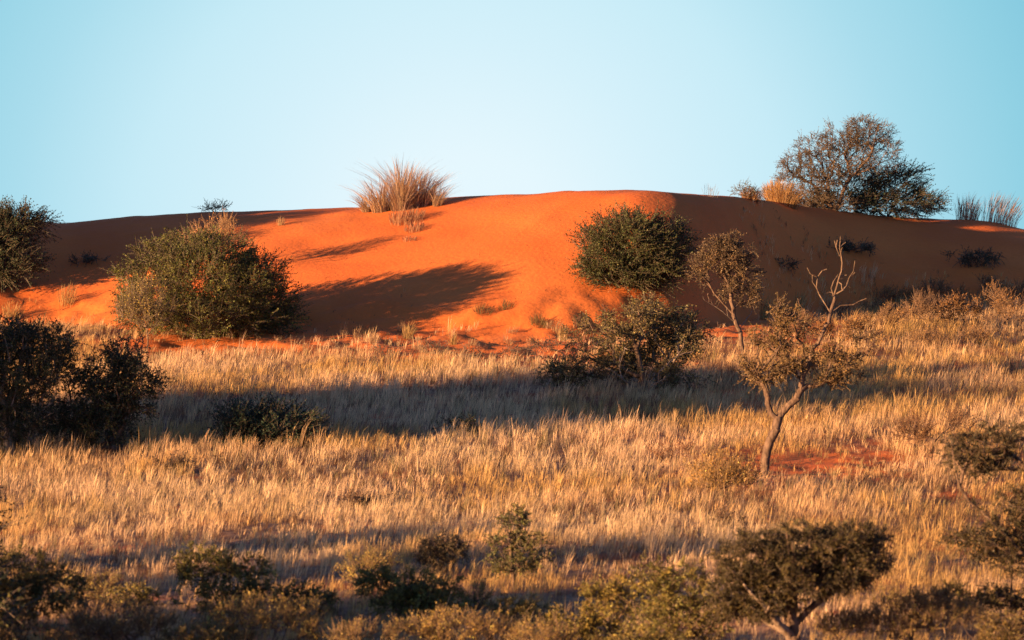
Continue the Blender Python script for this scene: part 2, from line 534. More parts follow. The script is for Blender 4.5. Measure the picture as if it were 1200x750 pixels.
def plant(name, label, cat, base, lobes, sty='fine', leaf=GREEN, dens=9, size=1.0, trunk=0.06, gap=0.25, D=None,
          limbs=(), seed=1, group=None, yellow=0.0, keep=1.0, bark=None, parts=('trunk', 'crown'), depth=0.8,
          pen=0.45, wind=(0.15, 0, 0), shell=0.45, twig=TWIG, pale=(), sink=0.05, thin=1.0, palem=None):
    """base (px,row) on the ground, or px with an explicit distance D; lobes (px,row,half width,half height[,dy])"""
    r = rng(seed * 7919 + 13)
    if D == 'crest': D = crest_D(base[0])
    if D is None: x, Dd, z = ground_at(*base)
    else:
        Dd = D; x = (base[0] - 600) / F * D; z = float(height(x, D))
    b = np.array([x, Dd, z - sink])
    s = Dd / F
    LB = []
    for lb in lobes:
        dy = lb[4] if len(lb) > 4 else 0.0
        c = at_px(lb[0], lb[1], Dd + dy)
        rx, rz = lb[2] * s, lb[3] * s
        LB.append((c, (rx, rx * depth, rz)))
    tips, outs = lobe_points(LB, dens, r, b, gap, seed)
    e = bpy.data.objects.new(name, None); C.objects.link(e)
    e.empty_display_size = 0.3; e.location = b
    tag(e, label, cat, group)
    sk = Skeleton(b)
    palenodes = []
    for li, lm in enumerate(limbs):
        pts = [at_px(q[0], q[1], Dd + (q[2] if len(q) > 2 else 0.0)) for q in lm]
        n0 = len(sk.p)
        if li == 0: sk.limb(pts, 0, r=r, jit=0.035)
        else: sk.limb(pts, r=r, jit=0.05, step=0.16)
        if li in pale: palenodes.append((n0, len(sk.p)))
    lo_n = len(sk.p)
    tree = cat == 'tree'; cap = 340 if tree else 130
    sub = tips if len(tips) <= cap else tips[r.choice(len(tips), cap, replace=False)]
    sk.grow(sub, r, pen=pen)
    for (n0, n1) in palenodes:               # dead side twigs
        for i in range(n0, n1):
            if r.random() < 0.42:
                ax = unit(sk.p[i] - sk.p[sk.par[i]])
                d = unit(ax * 0.8 + r.normal(0, 0.7, 3) + np.array([0, 0, 0.25])); cur = i
                for q in range(r.integers(2, 5)):
                    cur = sk.add(sk.p[cur] + d * r.uniform(0.07, 0.13) * size ** 0.5, cur)
                    d = unit(d + r.normal(0, 0.45, 3))
    rad = sk.radii(trunk, 0.5, 0.0065)
    for (n0, n1) in palenodes: rad[n0:n1] *= thin
    bk = bark or M_BARK
    comp = np.zeros(len(sk.p), int)
    for i in range(1, len(sk.p)):
        comp[i] = comp[sk.par[i]]
        for q, (n0, n1) in enumerate(palenodes):
            if n0 <= i < n1: comp[i] = q + 1
    for q in range(len(palenodes) + 1):
        if not (comp == q).any(): continue
        V, Q = sk.mesh(rad, comp == q, 5 if tree else 3, origin=b)
        o = mesh_obj(parts[0] if q == 0 else 'branch', V, Q, bk if q == 0 else (palem or M_PALE), e, smooth=True)
        if q: o['label'] = 'bare leafless branch'
    V, Q, col = sprays(tips - b, outs, sty, r, leaf, twig, size, wind, yellow=yellow + 0.06, keep=keep, var=0.5)
    zc = V[:, 2]
    mesh_obj(parts[1], V, Q, M_LEAF, e, col=col)
    return e

STRAW = (0.50, 0.33, 0.17); GOLD = (0.46, 0.27, 0.09); DRY = (0.24, 0.15, 0.10); GREYS = (0.30, 0.235, 0.19)

def blades(base, h, lean, w, r, segs=3, curve=0.35, head=0.0):
    """base (n,3), h (n,), lean (n,2) horizontal offset of the tip as a share of height"""
    n = len(base)
    t = np.linspace(0, 1, segs + 1)
    off = lean[:, None, :] * h[:, None, None] * (t ** (1 + curve))[None, :, None]
    P = np.empty((n, segs + 1, 3))
    P[:, :, :2] = base[:, None, :2] + off
    P[:, :, 2] = base[:, None, 2] + h[:, None] * t[None] * (1 - 0.18 * (np.linalg.norm(lean, axis=1)[:, None] * t[None]) ** 1.5)
    ang = r.random(n) * np.pi
    sdv = np.stack([np.cos(ang), np.sin(ang) * 0.6, np.zeros(n)], -1)
    prof = np.interp(t, [0, 0.5, 0.75, 1], [1.0, 0.75, 0.75 + head, 0.12])
    W = sdv[:, None] * (w[:, None] * prof[None])[..., None] * 0.5
    V = np.stack([P - W, P + W], 2).reshape(n, -1, 3)
    k = np.arange(segs) * 2
    q = np.stack([k, k + 1, k + 3, k + 2], -1)
    Q = (np.arange(n)[:, None, None] * (2 * (segs + 1)) + q[None]).reshape(-1, 4)
    return V.reshape(-1, 3), Q, 2 * (segs + 1)

def tuft(name, label, cat, px, row, wpx, hpx, n=260, cols=(STRAW, GOLD, DRY), seed=1, D=None, group=None, spread=0.75,
         rootw=0.35, wind=0.12, bw=0.010, head=0.3, mound=0.0):
    r = rng(seed * 131 + 7)
    if D == 'crest': D = crest_D(px)
    if D is None: x, Dd, z = ground_at(px, row)
    else:
        Dd = D; x = (px - 600) / F * D; z = float(height(x, D))
    s = Dd / F; W = wpx * s / 2; H = hpx * s
    a = r.random(n) * 2 * np.pi; q = np.sqrt(r.random(n))
    bx = np.cos(a) * q * W * rootw; by = np.sin(a) * q * W * rootw
    hh = H * r.uniform(0.45, 1.12, n) * (1 - 0.35 * q ** 2)
    ln = np.stack([np.cos(a) * q * spread * (W * (1 - rootw)) / np.maximum(hh, 0.05), np.sin(a) * q * spread * (W * (1 - rootw)) / np.maximum(hh, 0.05)], -1)
    ln += r.normal(0, 0.12, (n, 2)); ln[:, 0] += wind
    zz = height(x + bx, Dd + by) - z + mound * (1 - q ** 2)
    V, Q, m = blades(np.stack([bx, by, zz - 0.03], -1), hh, ln, np.full(n, bw) * r.uniform(0.6, 1.5, n), r, 4, 0.6, head)
    cc = np.array(cols)[r.integers(0, len(cols), n)] * np.exp(r.normal(0, 0.22, (n, 1)))
    o = mesh_obj(name, V, Q, M_GRASS, col=np.repeat(cc, m, 0), loc=(x, Dd, z))
    return tag(o, label, cat, group)

def tussock(name, label, clumps, seed):
    """several root clumps grown together, blades arching out from each"""
    r = rng(seed); Vs, Qs, Cs = [], [], []; nv = 0
    px0 = clumps[0][0]; D0 = crest_D(px0, 2.6); x0 = (px0 - 600) / F * D0; z0 = float(height(x0, D0))
    pal = np.array(((0.44, 0.31, 0.20), (0.34, 0.22, 0.15), (0.56, 0.40, 0.22), (0.17, 0.11, 0.08), (0.50, 0.30, 0.15)))
    for (px, wpx, hpx, n) in clumps:
        s = D0 / F; cx = (px - 600) / F * D0 - x0; cy = r.uniform(-0.5, 0.3)
        W = wpx * s / 2; H = hpx * s * 1.03
        a = r.random(n) * 2 * np.pi; q = np.sqrt(r.random(n))
        bx = cx + np.cos(a) * q * W * 0.5; by = cy + np.sin(a) * q * W * 0.5
        hh = H * r.uniform(0.12, 1.08, n)
        tilt = q * r.uniform(0.0, 1.1, n)
        out = np.stack([np.cos(a) * tilt + (px - px0) / 120.0, np.sin(a) * tilt * 0.8], -1) + r.normal(0, 0.26, (n, 2))
        zz = height(x0 + bx, D0 + by) - z0
        V, Q, m = blades(np.stack([bx, by, zz - 0.04], -1), hh, out, r.uniform(0.008, 0.022, n), r, 4, 0.9, 0.2)
        tone = pal[r.integers(0, len(pal), n)] * np.exp(r.normal(0, 0.25, (n, 1))) * r.uniform(0.75, 1.15)
        Vs.append(V); Qs.append(Q + nv); Cs.append(np.repeat(tone, m, 0)); nv += len(V)
    o = mesh_obj(name, np.concatenate(Vs), np.concatenate(Qs), M_GRASS, col=np.concatenate(Cs), loc=(x0, D0, z0))
    return tag(o, label, 'grass')

# ------------------------------------------------------------------ the grass of the flat
def grass_density(x, y, px, row):
    e = sand_mask(x, y) + (fbm(x * 0.8, y * 0.8, 171, 3) - 0.5) * 1.5
    d = 1 - sstep(-0.05, 0.85, e)
    d = d * (0.42 + 0.58 * sstep(0.28, 0.46, fbm(x * 0.9, y * 0.7, 71, 3)))
    # the grass climbs on in thinning tufts among the scrub on the right
    right = sstep(830, 960, px) * (1 - sstep(148.0, 152.0, y)) * sstep(0.35, 0.6, fbm(x * 1.1, y * 1.1, 181, 3))
    d = np.maximum(d, right * 0.9)
    d = d * (1 - sstep(3.0, 6.0, y - np.interp(x, _g, _cF)) * (1 - sstep(850, 900, px)))
    for (a, b, rx, ry, k) in BARE:
        q = ((px - a) / rx) ** 2 + ((row - b) / ry) ** 2
        wob = 0.6 + 0.8 * fbm(x * 1.5, y * 1.5, 191, 2)
        d = d * (1 - k * np.exp(-(q * wob) ** 2))
    return d

def grass_field():
    r = rng(4242)
    N = 128000
    y = r.uniform(58, 152, N); half = y * 0.1228 + 4.0
    x = r.uniform(-22.5, 22.5, N)
    k = np.abs(x) < half; x, y = x[k], y[k]
    px, row = project(x, y, height(x, y))
    dens0 = grass_density(x, y, px, row)
    k = r.random(len(x)) < dens0
    x, y, dens0 = x[k], y[k], dens0[k]
    n = len(x)
    hn = fbm(x * 0.8, y * 0.8, 95, 3)
    ch = (0.11 + 0.42 * hn) * np.exp(r.normal(0, 0.28, n)) * (1.0 - 0.22 * (1 - sstep(75, 100, y)))
    big = fbm(x * 0.22, y * 0.16, 91, 3)
    straw = np.array((0.66, 0.465, 0.245)); gold = np.array((0.55, 0.345, 0.12)); pink = np.array((0.67, 0.45, 0.25))
    brn = np.array((0.19, 0.105, 0.055)); oliv = np.array((0.24, 0.19, 0.08))
    gw = sstep(0.42, 0.60, big + 0.20 * sstep(3, 10, x) + 0.14 * sstep(-4, -12, x) + 0.12 * (1 - sstep(70, 84, y)))[:, None]
    c = straw * (1 - gw) + gold * gw
    pk = sstep(0.5, 0.6, fbm(x * 0.3, y * 0.3, 77, 2))[:, None] * 0.6
    c = c * (1 - pk) + pink * pk
    u = r.random(n); dkf = 0.08 + 0.50 * sstep(0.53, 0.67, fbm(x * 0.6, y * 0.35, 61, 3)) + 0.12 * sstep(4, 12, x)
    c = np.where((u < dkf)[:, None], brn, c)
    c = np.where(((u > 0.93))[:, None], oliv, c) * np.exp(r.normal(0, 0.20, (n, 1)))
    ch = np.where(u < dkf, ch * 0.75, ch)
    lean = r.normal(0, 0.10, (n, 2)); lean[:, 0] += 0.18
    K = 9
    rep = np.repeat(np.arange(n), K); m = len(rep)
    rad = np.abs(r.normal(0, 0.055, m)); an = r.random(m) * 2 * np.pi
    bx = x[rep] + np.cos(an) * rad; by = y[rep] + np.sin(an) * rad
    h = ch[rep] * r.uniform(0.45, 1.2, m) * (0.55 + 0.45 * np.clip(dens0[rep] * 1.6, 0, 1))
    near = 1 - 0.25 * (1 - sstep(72, 95, y[rep]))
    ln = lean[rep] + np.stack([np.cos(an), np.sin(an)], -1) * (rad * 2.2)[:, None] + r.normal(0, 0.12, (m, 2))
    w = r.uniform(0.005, 0.013, m) * near
    gz = height(bx, by) - 0.02
    fm = r.uniform(0.55, 0.8, m)                      # height of the widest point, the seed head
    tip = np.stack([bx + ln[:, 0] * h, by + ln[:, 1] * h, gz + h], -1)
    mid = np.stack([bx + ln[:, 0] * h * fm * 0.72, by + ln[:, 1] * h * fm * 0.72, gz + h * fm], -1)
    an2 = r.random(m) * np.pi
    sdv = np.stack([np.cos(an2), np.sin(an2) * 0.6, np.zeros(m)], -1) * w[:, None] * 0.62
    V = np.stack([np.stack([bx, by, gz], -1), mid + sdv, tip, mid - sdv], 1).reshape(-1, 3)
    Q = np.arange(m * 4).reshape(m, 4); mm = 4
    cc = c[rep] * np.exp(r.normal(0, 0.13, (m, 1)))
    o = mesh_obj('grass', V, Q, M_GRASS, col=np.repeat(cc, mm, 0))
    tag(o, 'tall dry straw coloured grass covering the flat below the dune', 'grass', kind='stuff')
    return m
grass_field()

# ------------------------------------------------------------------ plants on the dune and its crest
plant('shrub', 'dark green leafy bush cut by the left edge, on the dune skyline', 'bush', (5, 0), D=141.5,
      lobes=[(-10, 285, 45, 45), (20, 268, 32, 24), (0, 310, 48, 26), (-45, 290, 45, 50), (44, 262, 14, 10)],
      sty='broom', leaf=(0.028, 0.044, 0.022), dens=10, seed=2, trunk=0.05, gap=0.15, group='large green bushes on the dune')
plant('shrub', 'large spreading green bush on the left foot of the dune', 'bush', (240, 397),
      lobes=[(235, 338, 76, 48), (188, 345, 48, 38), (290, 345, 44, 40), (175, 366, 36, 24), (255, 302, 44, 26), (310, 364, 36, 26),
             (240, 376, 88, 24), (185, 308, 32, 20), (302, 322, 30, 18), (148, 325, 20, 14), (215, 290, 24, 14), (325, 352, 20, 14), (330, 378, 18, 14)],
      sty='broom', leaf=(0.060, 0.075, 0.020), dens=8, seed=3, trunk=0.06, gap=0.30, yellow=0.2, depth=1.45, group='large green bushes on the dune')
plant('shrub', 'yellow green low bush against the left side of the large spreading green bush', 'bush', (172, 392), D=131.0,
      lobes=[(165, 352, 30, 24), (180, 368, 30, 18), (150, 372, 18, 14)],
      sty='wisp', leaf=(0.17, 0.15, 0.04), dens=9, seed=4, trunk=0.03, gap=0.2, yellow=0.3, group='yellow bushes')
plant('shrub', 'thin orange twiggy bush showing above the top of the large spreading green bush', 'bush', (262, 300), D=140.5,
      lobes=[(262, 276, 32, 16), (240, 285, 26, 14), (280, 286, 24, 16)],
      sty='wisp', leaf=(0.24, 0.13, 0.05), dens=7, seed=5, trunk=0.03, gap=0.25, yellow=0.2, keep=0.6, twig=(0.26, 0.16, 0.08), group='orange twiggy bushes')
plant('shrub', 'rounded dark green bush standing alone on the bright orange sand face', 'bush', (742, 337),
      lobes=[(740, 292, 60, 38), (705, 300, 34, 28), (780, 292, 32, 34), (720, 318, 42, 18), (765, 320, 38, 20), (745, 275, 50, 22), (740, 330, 48, 12)],
      sty='broom', leaf=(0.040, 0.054, 0.021), dens=10, seed=64, trunk=0.06, gap=0.08, yellow=0.06, group='large green bushes on the dune')
# skyline right
plant('tree', 'bronze leaved tree with a forked pale trunk on the right skyline', 'tree', (978, 0), D='crest',
      lobes=[(935, 192, 24, 16), (955, 175, 26, 16), (985, 160, 26, 16), (1018, 160, 28, 18), (1035, 180, 22, 20), (1000, 185, 38, 20),
             (950, 210, 30, 16), (925, 212, 18, 12), (970, 205, 30, 14), (1012, 148, 20, 10), (945, 232, 34, 12), (975, 240, 30, 12)],
      limbs=[[(985, 235), (990, 220), (997, 207)], [(997, 207), (985, 196, .3), (965, 190, .5), (945, 188, .6)], [(997, 207), (994, 190, -.2), (982, 172, -.4), (972, 160, -.5)],
             [(997, 207), (1015, 200, -.3), (1030, 192, -.4), (1040, 176, -.5)], [(994, 190), (1005, 172, .3), (1012, 158, .4)], [(986, 230), (972, 222, -.4), (950, 218, -.5)]],
      sty='dry', leaf=(0.075, 0.058, 0.030), dens=17, seed=7, trunk=0.13, gap=0.27, size=0.8)
plant('shrub', 'dark green bush sloping down to the right beside the skyline tree', 'bush', (1040, 0), D='crest',
      lobes=[(1010, 222, 44, 28), (1050, 222, 40, 26), (1080, 238, 24, 14), (990, 240, 50, 16), (1045, 240, 52, 16), (1060, 205, 22, 16), (965, 240, 26, 14)],
      sty='broom', leaf=(0.026, 0.044, 0.026), dens=8, seed=8, trunk=0.05, gap=0.33, wind=(0.6, 0, 0), keep=0.85, group='large green bushes on the dune')
plant('shrub', 'sparse little green shrub on the skyline left of the golden grass clump', 'bush', (876, 0), D='crest',
      lobes=[(866, 224, 10, 6), (886, 226, 12, 7), (874, 219, 8, 5)], sty='dry', leaf=(0.06, 0.075, 0.035), dens=14, seed=9, trunk=0.02, gap=0.3, size=0.7, group='small skyline shrubs')
plant('shrub', 'tiny bare twiggy shrub on the dune crest above the large green bush', 'bush', (252, 0), D='crest',
      lobes=[(246, 245, 11, 5), (260, 243, 10, 6)], sty='dry', leaf=(0.05, 0.05, 0.04), dens=18, seed=10, trunk=0.02, gap=0.3, size=0.7, group='small skyline shrubs')
# crest tussocks
tussock('grass_tussock', 'big bushy dry grass tussock on the crest of the dune',
        [(470, 44, 56, 640), (446, 38, 42, 420), (497, 38, 42, 420), (430, 24, 24, 260), (513, 22, 28, 260), (484, 30, 48, 340), (455, 50, 20, 420), (495, 50, 18, 420), (478, 60, 14, 420), (470, 24, 62, 160)], seed=11)
for i, (px, row, w, h, n, lab) in enumerate([
        (476, 260, 44, 18, 420, 'withered reddish grass patch just below the big crest tussock'),
        (486, 270, 26, 12, 200, 'lower withered grass patch on the sand under the big crest tussock'),
        (480, 282, 18, 8, 90, 'lowest thin withered patch of the runners under the big crest tussock')]):
    tuft('grass_tuft', lab, 'grass', px, row, w, h, n=n, seed=12 + 50 * i, cols=((0.34, 0.16, 0.08), (0.24, 0.12, 0.07), (0.44, 0.26, 0.13)), rootw=0.9, spread=1.8, bw=0.014,
         group='withered grass below the crest tussock')
tuft('grass_tussock', 'golden rounded grass clump on the skyline at the foot of the bronze tree', 'grass', 916, 0, 62, 30, n=1300, D='crest', seed=13,
     cols=((0.52, 0.30, 0.10), (0.46, 0.30, 0.14), (0.34, 0.18, 0.07)), rootw=0.6, spread=1.0, bw=0.014)
tuft('grass_tussock', 'smaller orange grass clump left of the golden rounded clump', 'grass', 880, 0, 34, 16, n=500, D='crest', seed=14,
     cols=((0.46, 0.24, 0.09), (0.36, 0.19, 0.09)), rootw=0.6, spread=1.0, bw=0.012)
tuft('grass_tussock', 'thin sparse grass stalks on the crest left of the small green shrub', 'grass', 832, 0, 26, 20, n=26, D='crest', seed=15,
     cols=((0.30, 0.24, 0.18),), rootw=0.7, spread=0.7, bw=0.008, head=0.6)
tuft('grass_tussock', 'upright reddish grass clump on the right skyline past the dark bush', 'grass', 1133, 0, 36, 34, n=260, D='crest', seed=16,
     cols=((0.34, 0.20, 0.13), (0.24, 0.16, 0.12), (0.42, 0.24, 0.13)), rootw=0.75, spread=0.8, bw=0.012, group='right skyline grass clumps')
tuft('grass_tussock', 'loose tall grass clump with feathery stalks on the skyline near the right edge', 'grass', 1170, 0, 52, 40, n=240, D='crest', seed=17,
     cols=((0.32, 0.21, 0.15), (0.22, 0.16, 0.13), (0.40, 0.25, 0.15)), rootw=0.8, spread=0.8, bw=0.012, head=0.7, wind=0.3, group='right skyline grass clumps')
tuft('grass_tussock', 'pale little grass tuft alone on the upper dune slope', 'grass', 329, 264, 12, 12, n=70, seed=18,
     cols=((0.40, 0.28, 0.13),), rootw=0.7, bw=0.010, group='grass tufts on the sand')
TUFTS = [  # px, row, width, height, n, label
    (78, 356, 30, 26, 160, 'tall golden grass tuft on the lit sand between the left bushes'),
    (14, 372, 34, 20, 160, 'golden grass tuft on the lit sand at the left edge'),
    (565, 366, 34, 12, 150, 'low olive grass tuft on the sand below the long bush shadow'),
    (592, 362, 26, 12, 120, 'dark olive tuft just right of the low olive grass tuft'),
    (632, 380, 34, 14, 170, 'low green grass mat on the sand left of the spreading grey green tree'),
    (658, 398, 18, 20, 120, 'bright pale grass tuft beside the crown of the spreading grey green tree'),
    (478, 396, 20, 22, 120, 'pale grass tuft on the grass line under the middle of the dune'),
    (530, 404, 14, 18, 80, 'second pale grass tuft on the grass line under the dune'),
    (895, 375, 14, 34, 90, 'slender golden grass tuft standing on red sand between the two upright trees'),
    (885, 350, 12, 26, 70, 'narrow golden grass stalks behind the slender tuft between the two upright trees'),
    (935, 368, 18, 34, 120, 'upright golden grass spikes left of the bare forked branches'),
    (1055, 366, 20, 24, 130, 'golden grass tuft in front of the shaded right dune slope'),
    (1105, 372, 24, 26, 160, 'leafy golden grass tuft among the bronze scrub on the right'),
    (1065, 395, 30, 26, 180, 'pale rounded grass tuft above the right hand shadow band'),
]
for i, (px, row, w, h, n, lab) in enumerate(TUFTS):
    tuft('grass_tuft', lab, 'grass', px, row, w, h, n=n, seed=30 + i, rootw=0.6, bw=0.011, wind=0.18,
         cols=((0.50, 0.33, 0.13), (0.42, 0.26, 0.10), (0.24, 0.18, 0.07)) if i not in (2, 3, 4) else ((0.16, 0.13, 0.05), (0.26, 0.19, 0.07), (0.09, 0.07, 0.035)),
         group='grass tufts on the sand')
r_ = rng(555)
for i in range(16):                    # small straggling tufts where sand and grass mingle
    px = r_.uniform(400, 720); row = 384 + r_.uniform(0, 26) + (px < 520) * 4
    tuft('grass_tuft', 'small straggling straw tuft on the rough red sand strip at the foot of the dune', 'grass', px, row, r_.uniform(10, 22), r_.uniform(9, 18), n=int(r_.uniform(40, 90)),
         seed=700 + i, rootw=0.7, bw=0.010, wind=0.2, cols=((0.52, 0.36, 0.18), (0.36, 0.22, 0.11), (0.20, 0.12, 0.07)), group='small tufts on the rough sand strip')
# shaded scrub on the dune
for i, (px, row, w, h, lab) in enumerate([
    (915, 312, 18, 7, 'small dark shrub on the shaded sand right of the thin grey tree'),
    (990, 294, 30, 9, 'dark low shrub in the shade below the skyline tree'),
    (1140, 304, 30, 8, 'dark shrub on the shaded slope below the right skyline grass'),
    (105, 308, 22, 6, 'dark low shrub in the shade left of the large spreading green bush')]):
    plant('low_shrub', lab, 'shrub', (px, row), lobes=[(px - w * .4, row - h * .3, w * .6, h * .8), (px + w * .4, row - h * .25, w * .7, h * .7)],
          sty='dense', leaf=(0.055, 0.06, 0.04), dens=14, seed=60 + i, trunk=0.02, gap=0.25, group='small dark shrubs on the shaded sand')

# ------------------------------------------------------------------ plants of the flat
plant('tree', 'spreading grey green tree with twisted pale branches at the foot of the dune', 'tree', (757, 461),
      lobes=[(700, 395, 38, 24), (678, 425, 36, 22), (650, 438, 16, 10), (845, 425, 16, 12), (735, 372, 34, 18), (665, 440, 20, 14), (795, 385, 34, 20, 1), (815, 415, 26, 22), (765, 365, 34, 14, 1),
             (760, 395, 36, 28, 1), (805, 438, 38, 20), (775, 415, 40, 24, 1), (745, 430, 40, 16, .8), (720, 425, 30, 16), (830, 435, 18, 16)],
      limbs=[[(752, 440), (746, 410), (751, 385), (748, 362)], [(755, 462), (737, 449, -.6), (725, 440, -.8), (712, 431, -.9)], [(728, 441, -.8), (727, 425, -1), (733, 407, -1.1)],
             [(757, 462), (772, 448, -.5), (773, 435, -.7), (786, 422, -.8), (802, 414, -.9)], [(748, 400), (765, 385, .5), (785, 378, .6)], [(746, 412), (722, 398, .4), (700, 390, .5)]],
      pale=(1, 2, 3), sty='fine', leaf=(0.112, 0.100, 0.042), dens=11, seed=20, trunk=0.15, gap=0.36, yellow=0.1)
plant('tree', 'thin grey tree with a rounded airy crown beside the dark bush on the dune', 'tree', (872, 412),
      lobes=[(850, 298, 36, 20), (828, 318, 20, 20), (872, 318, 20, 24), (860, 284, 28, 10), (840, 340, 22, 14), (880, 345, 14, 14)],
      limbs=[[(868, 390), (860, 370), (857, 345), (868, 322), (874, 300)], [(860, 370), (847, 355), (834, 338), (828, 320)], [(857, 345), (850, 325), (848, 300)],
             [(867, 390), (850, 386, -.4), (825, 383, -.6)], [(863, 378), (848, 366, -.4), (826, 352, -.7)], [(866, 385), (880, 368, .3), (886, 350, .4)]],
      pale=(3, 4), sty='fine', leaf=(0.095, 0.070, 0.038), dens=16, seed=21, trunk=0.075, gap=0.34, size=0.75)
plant('tree', 'tall tree with a leaning forked trunk and bare branches rising above its crown', 'tree', (897, 559),
      lobes=[(880, 418, 28, 20), (905, 400, 28, 24), (930, 380, 20, 20), (935, 418, 26, 18), (988, 430, 26, 14), (1008, 405, 14, 16), (985, 408, 16, 12), (905, 435, 36, 16),
             (870, 440, 18, 12), (970, 446, 22, 8), (916, 366, 12, 12)],
      limbs=[[(897, 540), (903, 516), (912, 492)], [(912, 492), (900, 473), (894, 450), (880, 428)], [(912, 492), (924, 476), (938, 458), (957, 452), (985, 440)],
             [(938, 458), (942, 438), (950, 418), (963, 393), (973, 367), (978, 352)],
             [(978, 352), (981, 335), (987, 308), (984, 290), (985, 277)], [(978, 350), (974, 338), (982, 322)], [(979, 345), (992, 335), (1000, 318), (1002, 306)],
             [(973, 367), (985, 358), (1000, 357), (1015, 350)], [(984, 300), (980, 290), (978, 282)], [(963, 393), (945, 372, -.3), (935, 350, -.4)],
             [(973, 367), (960, 345, .3), (958, 325, .3), (946, 314, .3)], [(894, 450), (905, 430, -.3), (915, 405, -.4)]],
      pale=(4, 5, 6, 8, 10), sty='fine', leaf=(0.100, 0.072, 0.030), dens=13, seed=22, thin=0.75, palem=M_MID, trunk=0.115, gap=0.33, yellow=0.1, size=0.8, twig=(0.2, 0.13, 0.08))
plant('tree', 'dark leafy tree with a lit pale trunk at the left edge behind the sunlit grass', 'tree', (12, 532),
      lobes=[(25, 410, 50, 30), (70, 400, 24, 20), (10, 440, 48, 34), (30, 470, 40, 28), (-40, 430, 50, 45), (5, 395, 40, 22), (60, 430, 28, 20), (20, 500, 45, 22)],
      limbs=[[(10, 515), (6, 495), (12, 470), (22, 440), (25, 415)], [(8, 505), (-8, 480), (-25, 450)], [(12, 470), (35, 450), (55, 425)]],
      pale=(), bark=M_PALE, sty='dense', leaf=(0.036, 0.048, 0.020), dens=14, seed=23, trunk=0.17, gap=0.05)
plant('tree', 'low dark bushy tree right of the dark left edge tree, reaching over the grass', 'tree', (118, 528),
      lobes=[(130, 440, 45, 26), (105, 470, 40, 34), (160, 452, 34, 18), (115, 500, 42, 26), (150, 480, 30, 16), (145, 415, 22, 16), (90, 500, 30, 24)],
      sty='fine', leaf=(0.038, 0.046, 0.020), dens=13, seed=24, trunk=0.14, gap=0.06)
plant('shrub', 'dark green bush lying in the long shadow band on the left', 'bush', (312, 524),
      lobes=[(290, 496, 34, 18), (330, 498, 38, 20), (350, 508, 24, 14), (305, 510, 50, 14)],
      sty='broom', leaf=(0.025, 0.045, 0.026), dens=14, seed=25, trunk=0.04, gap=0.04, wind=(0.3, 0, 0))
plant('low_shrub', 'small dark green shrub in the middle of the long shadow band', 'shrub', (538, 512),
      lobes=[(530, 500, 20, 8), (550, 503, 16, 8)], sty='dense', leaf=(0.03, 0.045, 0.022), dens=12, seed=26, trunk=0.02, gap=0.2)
plant('shrub', 'golden grassy bush left of the leaning trunk of the tall tree', 'bush', (842, 582),
      lobes=[(840, 556, 34, 20), (860, 562, 24, 16), (822, 566, 18, 12)],
      sty='wisp', leaf=(0.26, 0.17, 0.05), dens=11, seed=27, trunk=0.03, gap=0.15, yellow=0.2, twig=(0.25, 0.16, 0.07))
plant('shrub', 'rusty brown twiggy bush in the sunlit grass right of the tall tree', 'bush', (1092, 532),
      lobes=[(1085, 505, 32, 20), (1112, 502, 30, 20), (1070, 515, 22, 12)],
      sty='wisp', leaf=(0.13, 0.075, 0.035), dens=9, seed=28, trunk=0.03, gap=0.25, twig=(0.16, 0.09, 0.05))
plant('shrub', 'reddish brown low bush in the grass left of the golden bush', 'bush', (790, 545),
      lobes=[(775, 532, 18, 12), (800, 535, 20, 10)], sty='wisp', leaf=(0.15, 0.07, 0.035), dens=11, seed=29, trunk=0.02, gap=0.25, size=0.7, twig=(0.2, 0.1, 0.05))
plant('low_shrub', 'dark brown low shrub in the sunlit grass left of the centre', 'shrub', (425, 600),
      lobes=[(415, 590, 20, 8), (435, 592, 18, 7)], sty='dense', leaf=(0.10, 0.06, 0.035), dens=16, seed=31, trunk=0.02, gap=0.25)
plant('low_shrub', 'small dark shrub in the sunlit grass above the umbrella tree', 'shrub', (855, 622),
      lobes=[(848, 613, 16, 8), (864, 615, 14, 6)], sty='dense', leaf=(0.09, 0.055, 0.035), dens=16, seed=32, trunk=0.02, gap=0.25)
plant('low_shrub', 'dark brown shrub in the grass below the left shadow band', 'shrub', (205, 556),
      lobes=[(200, 546, 22, 9), (215, 550, 18, 7)], sty='dense', leaf=(0.10, 0.065, 0.04), dens=12, seed=33, trunk=0.02, gap=0.35)
# scrub belt at the right foot of the dune
BELT = [
    (1015, 408, 1010, 388, 26, 18, (0.17, 0.10, 0.04), 'bronze bush right of the bare forked branches'),
    (1050, 392, 1045, 376, 24, 16, (0.16, 0.10, 0.035), 'bronze bush behind the pale rounded grass tuft'),
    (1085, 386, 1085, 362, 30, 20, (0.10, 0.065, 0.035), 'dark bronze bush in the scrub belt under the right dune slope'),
    (1125, 388, 1122, 364, 28, 20, (0.13, 0.075, 0.03), 'brown bush in the middle of the right scrub belt'),
    (1172, 388, 1172, 358, 34, 24, (0.20, 0.115, 0.035), 'large orange bush at the right end of the scrub belt'),
    (1150, 408, 1150, 396, 30, 12, (0.18, 0.11, 0.04), 'low orange bush in front of the scrub belt by the right edge'),
    (965, 402, 968, 388, 18, 14, (0.17, 0.09, 0.035), 'small red brown bush under the bare forked branches'),
    (1095, 410, 1092, 400, 26, 10, (0.19, 0.12, 0.045), 'low golden bush in front of the brown belt bush'),
    (920, 400, 922, 385, 18, 12, (0.17, 0.10, 0.035), 'small bronze bush behind the crown of the tall tree'),
    (800, 400, 800, 393, 12, 7, (0.06, 0.05, 0.03), 'dark little bush behind the right side of the spreading tree'),
]
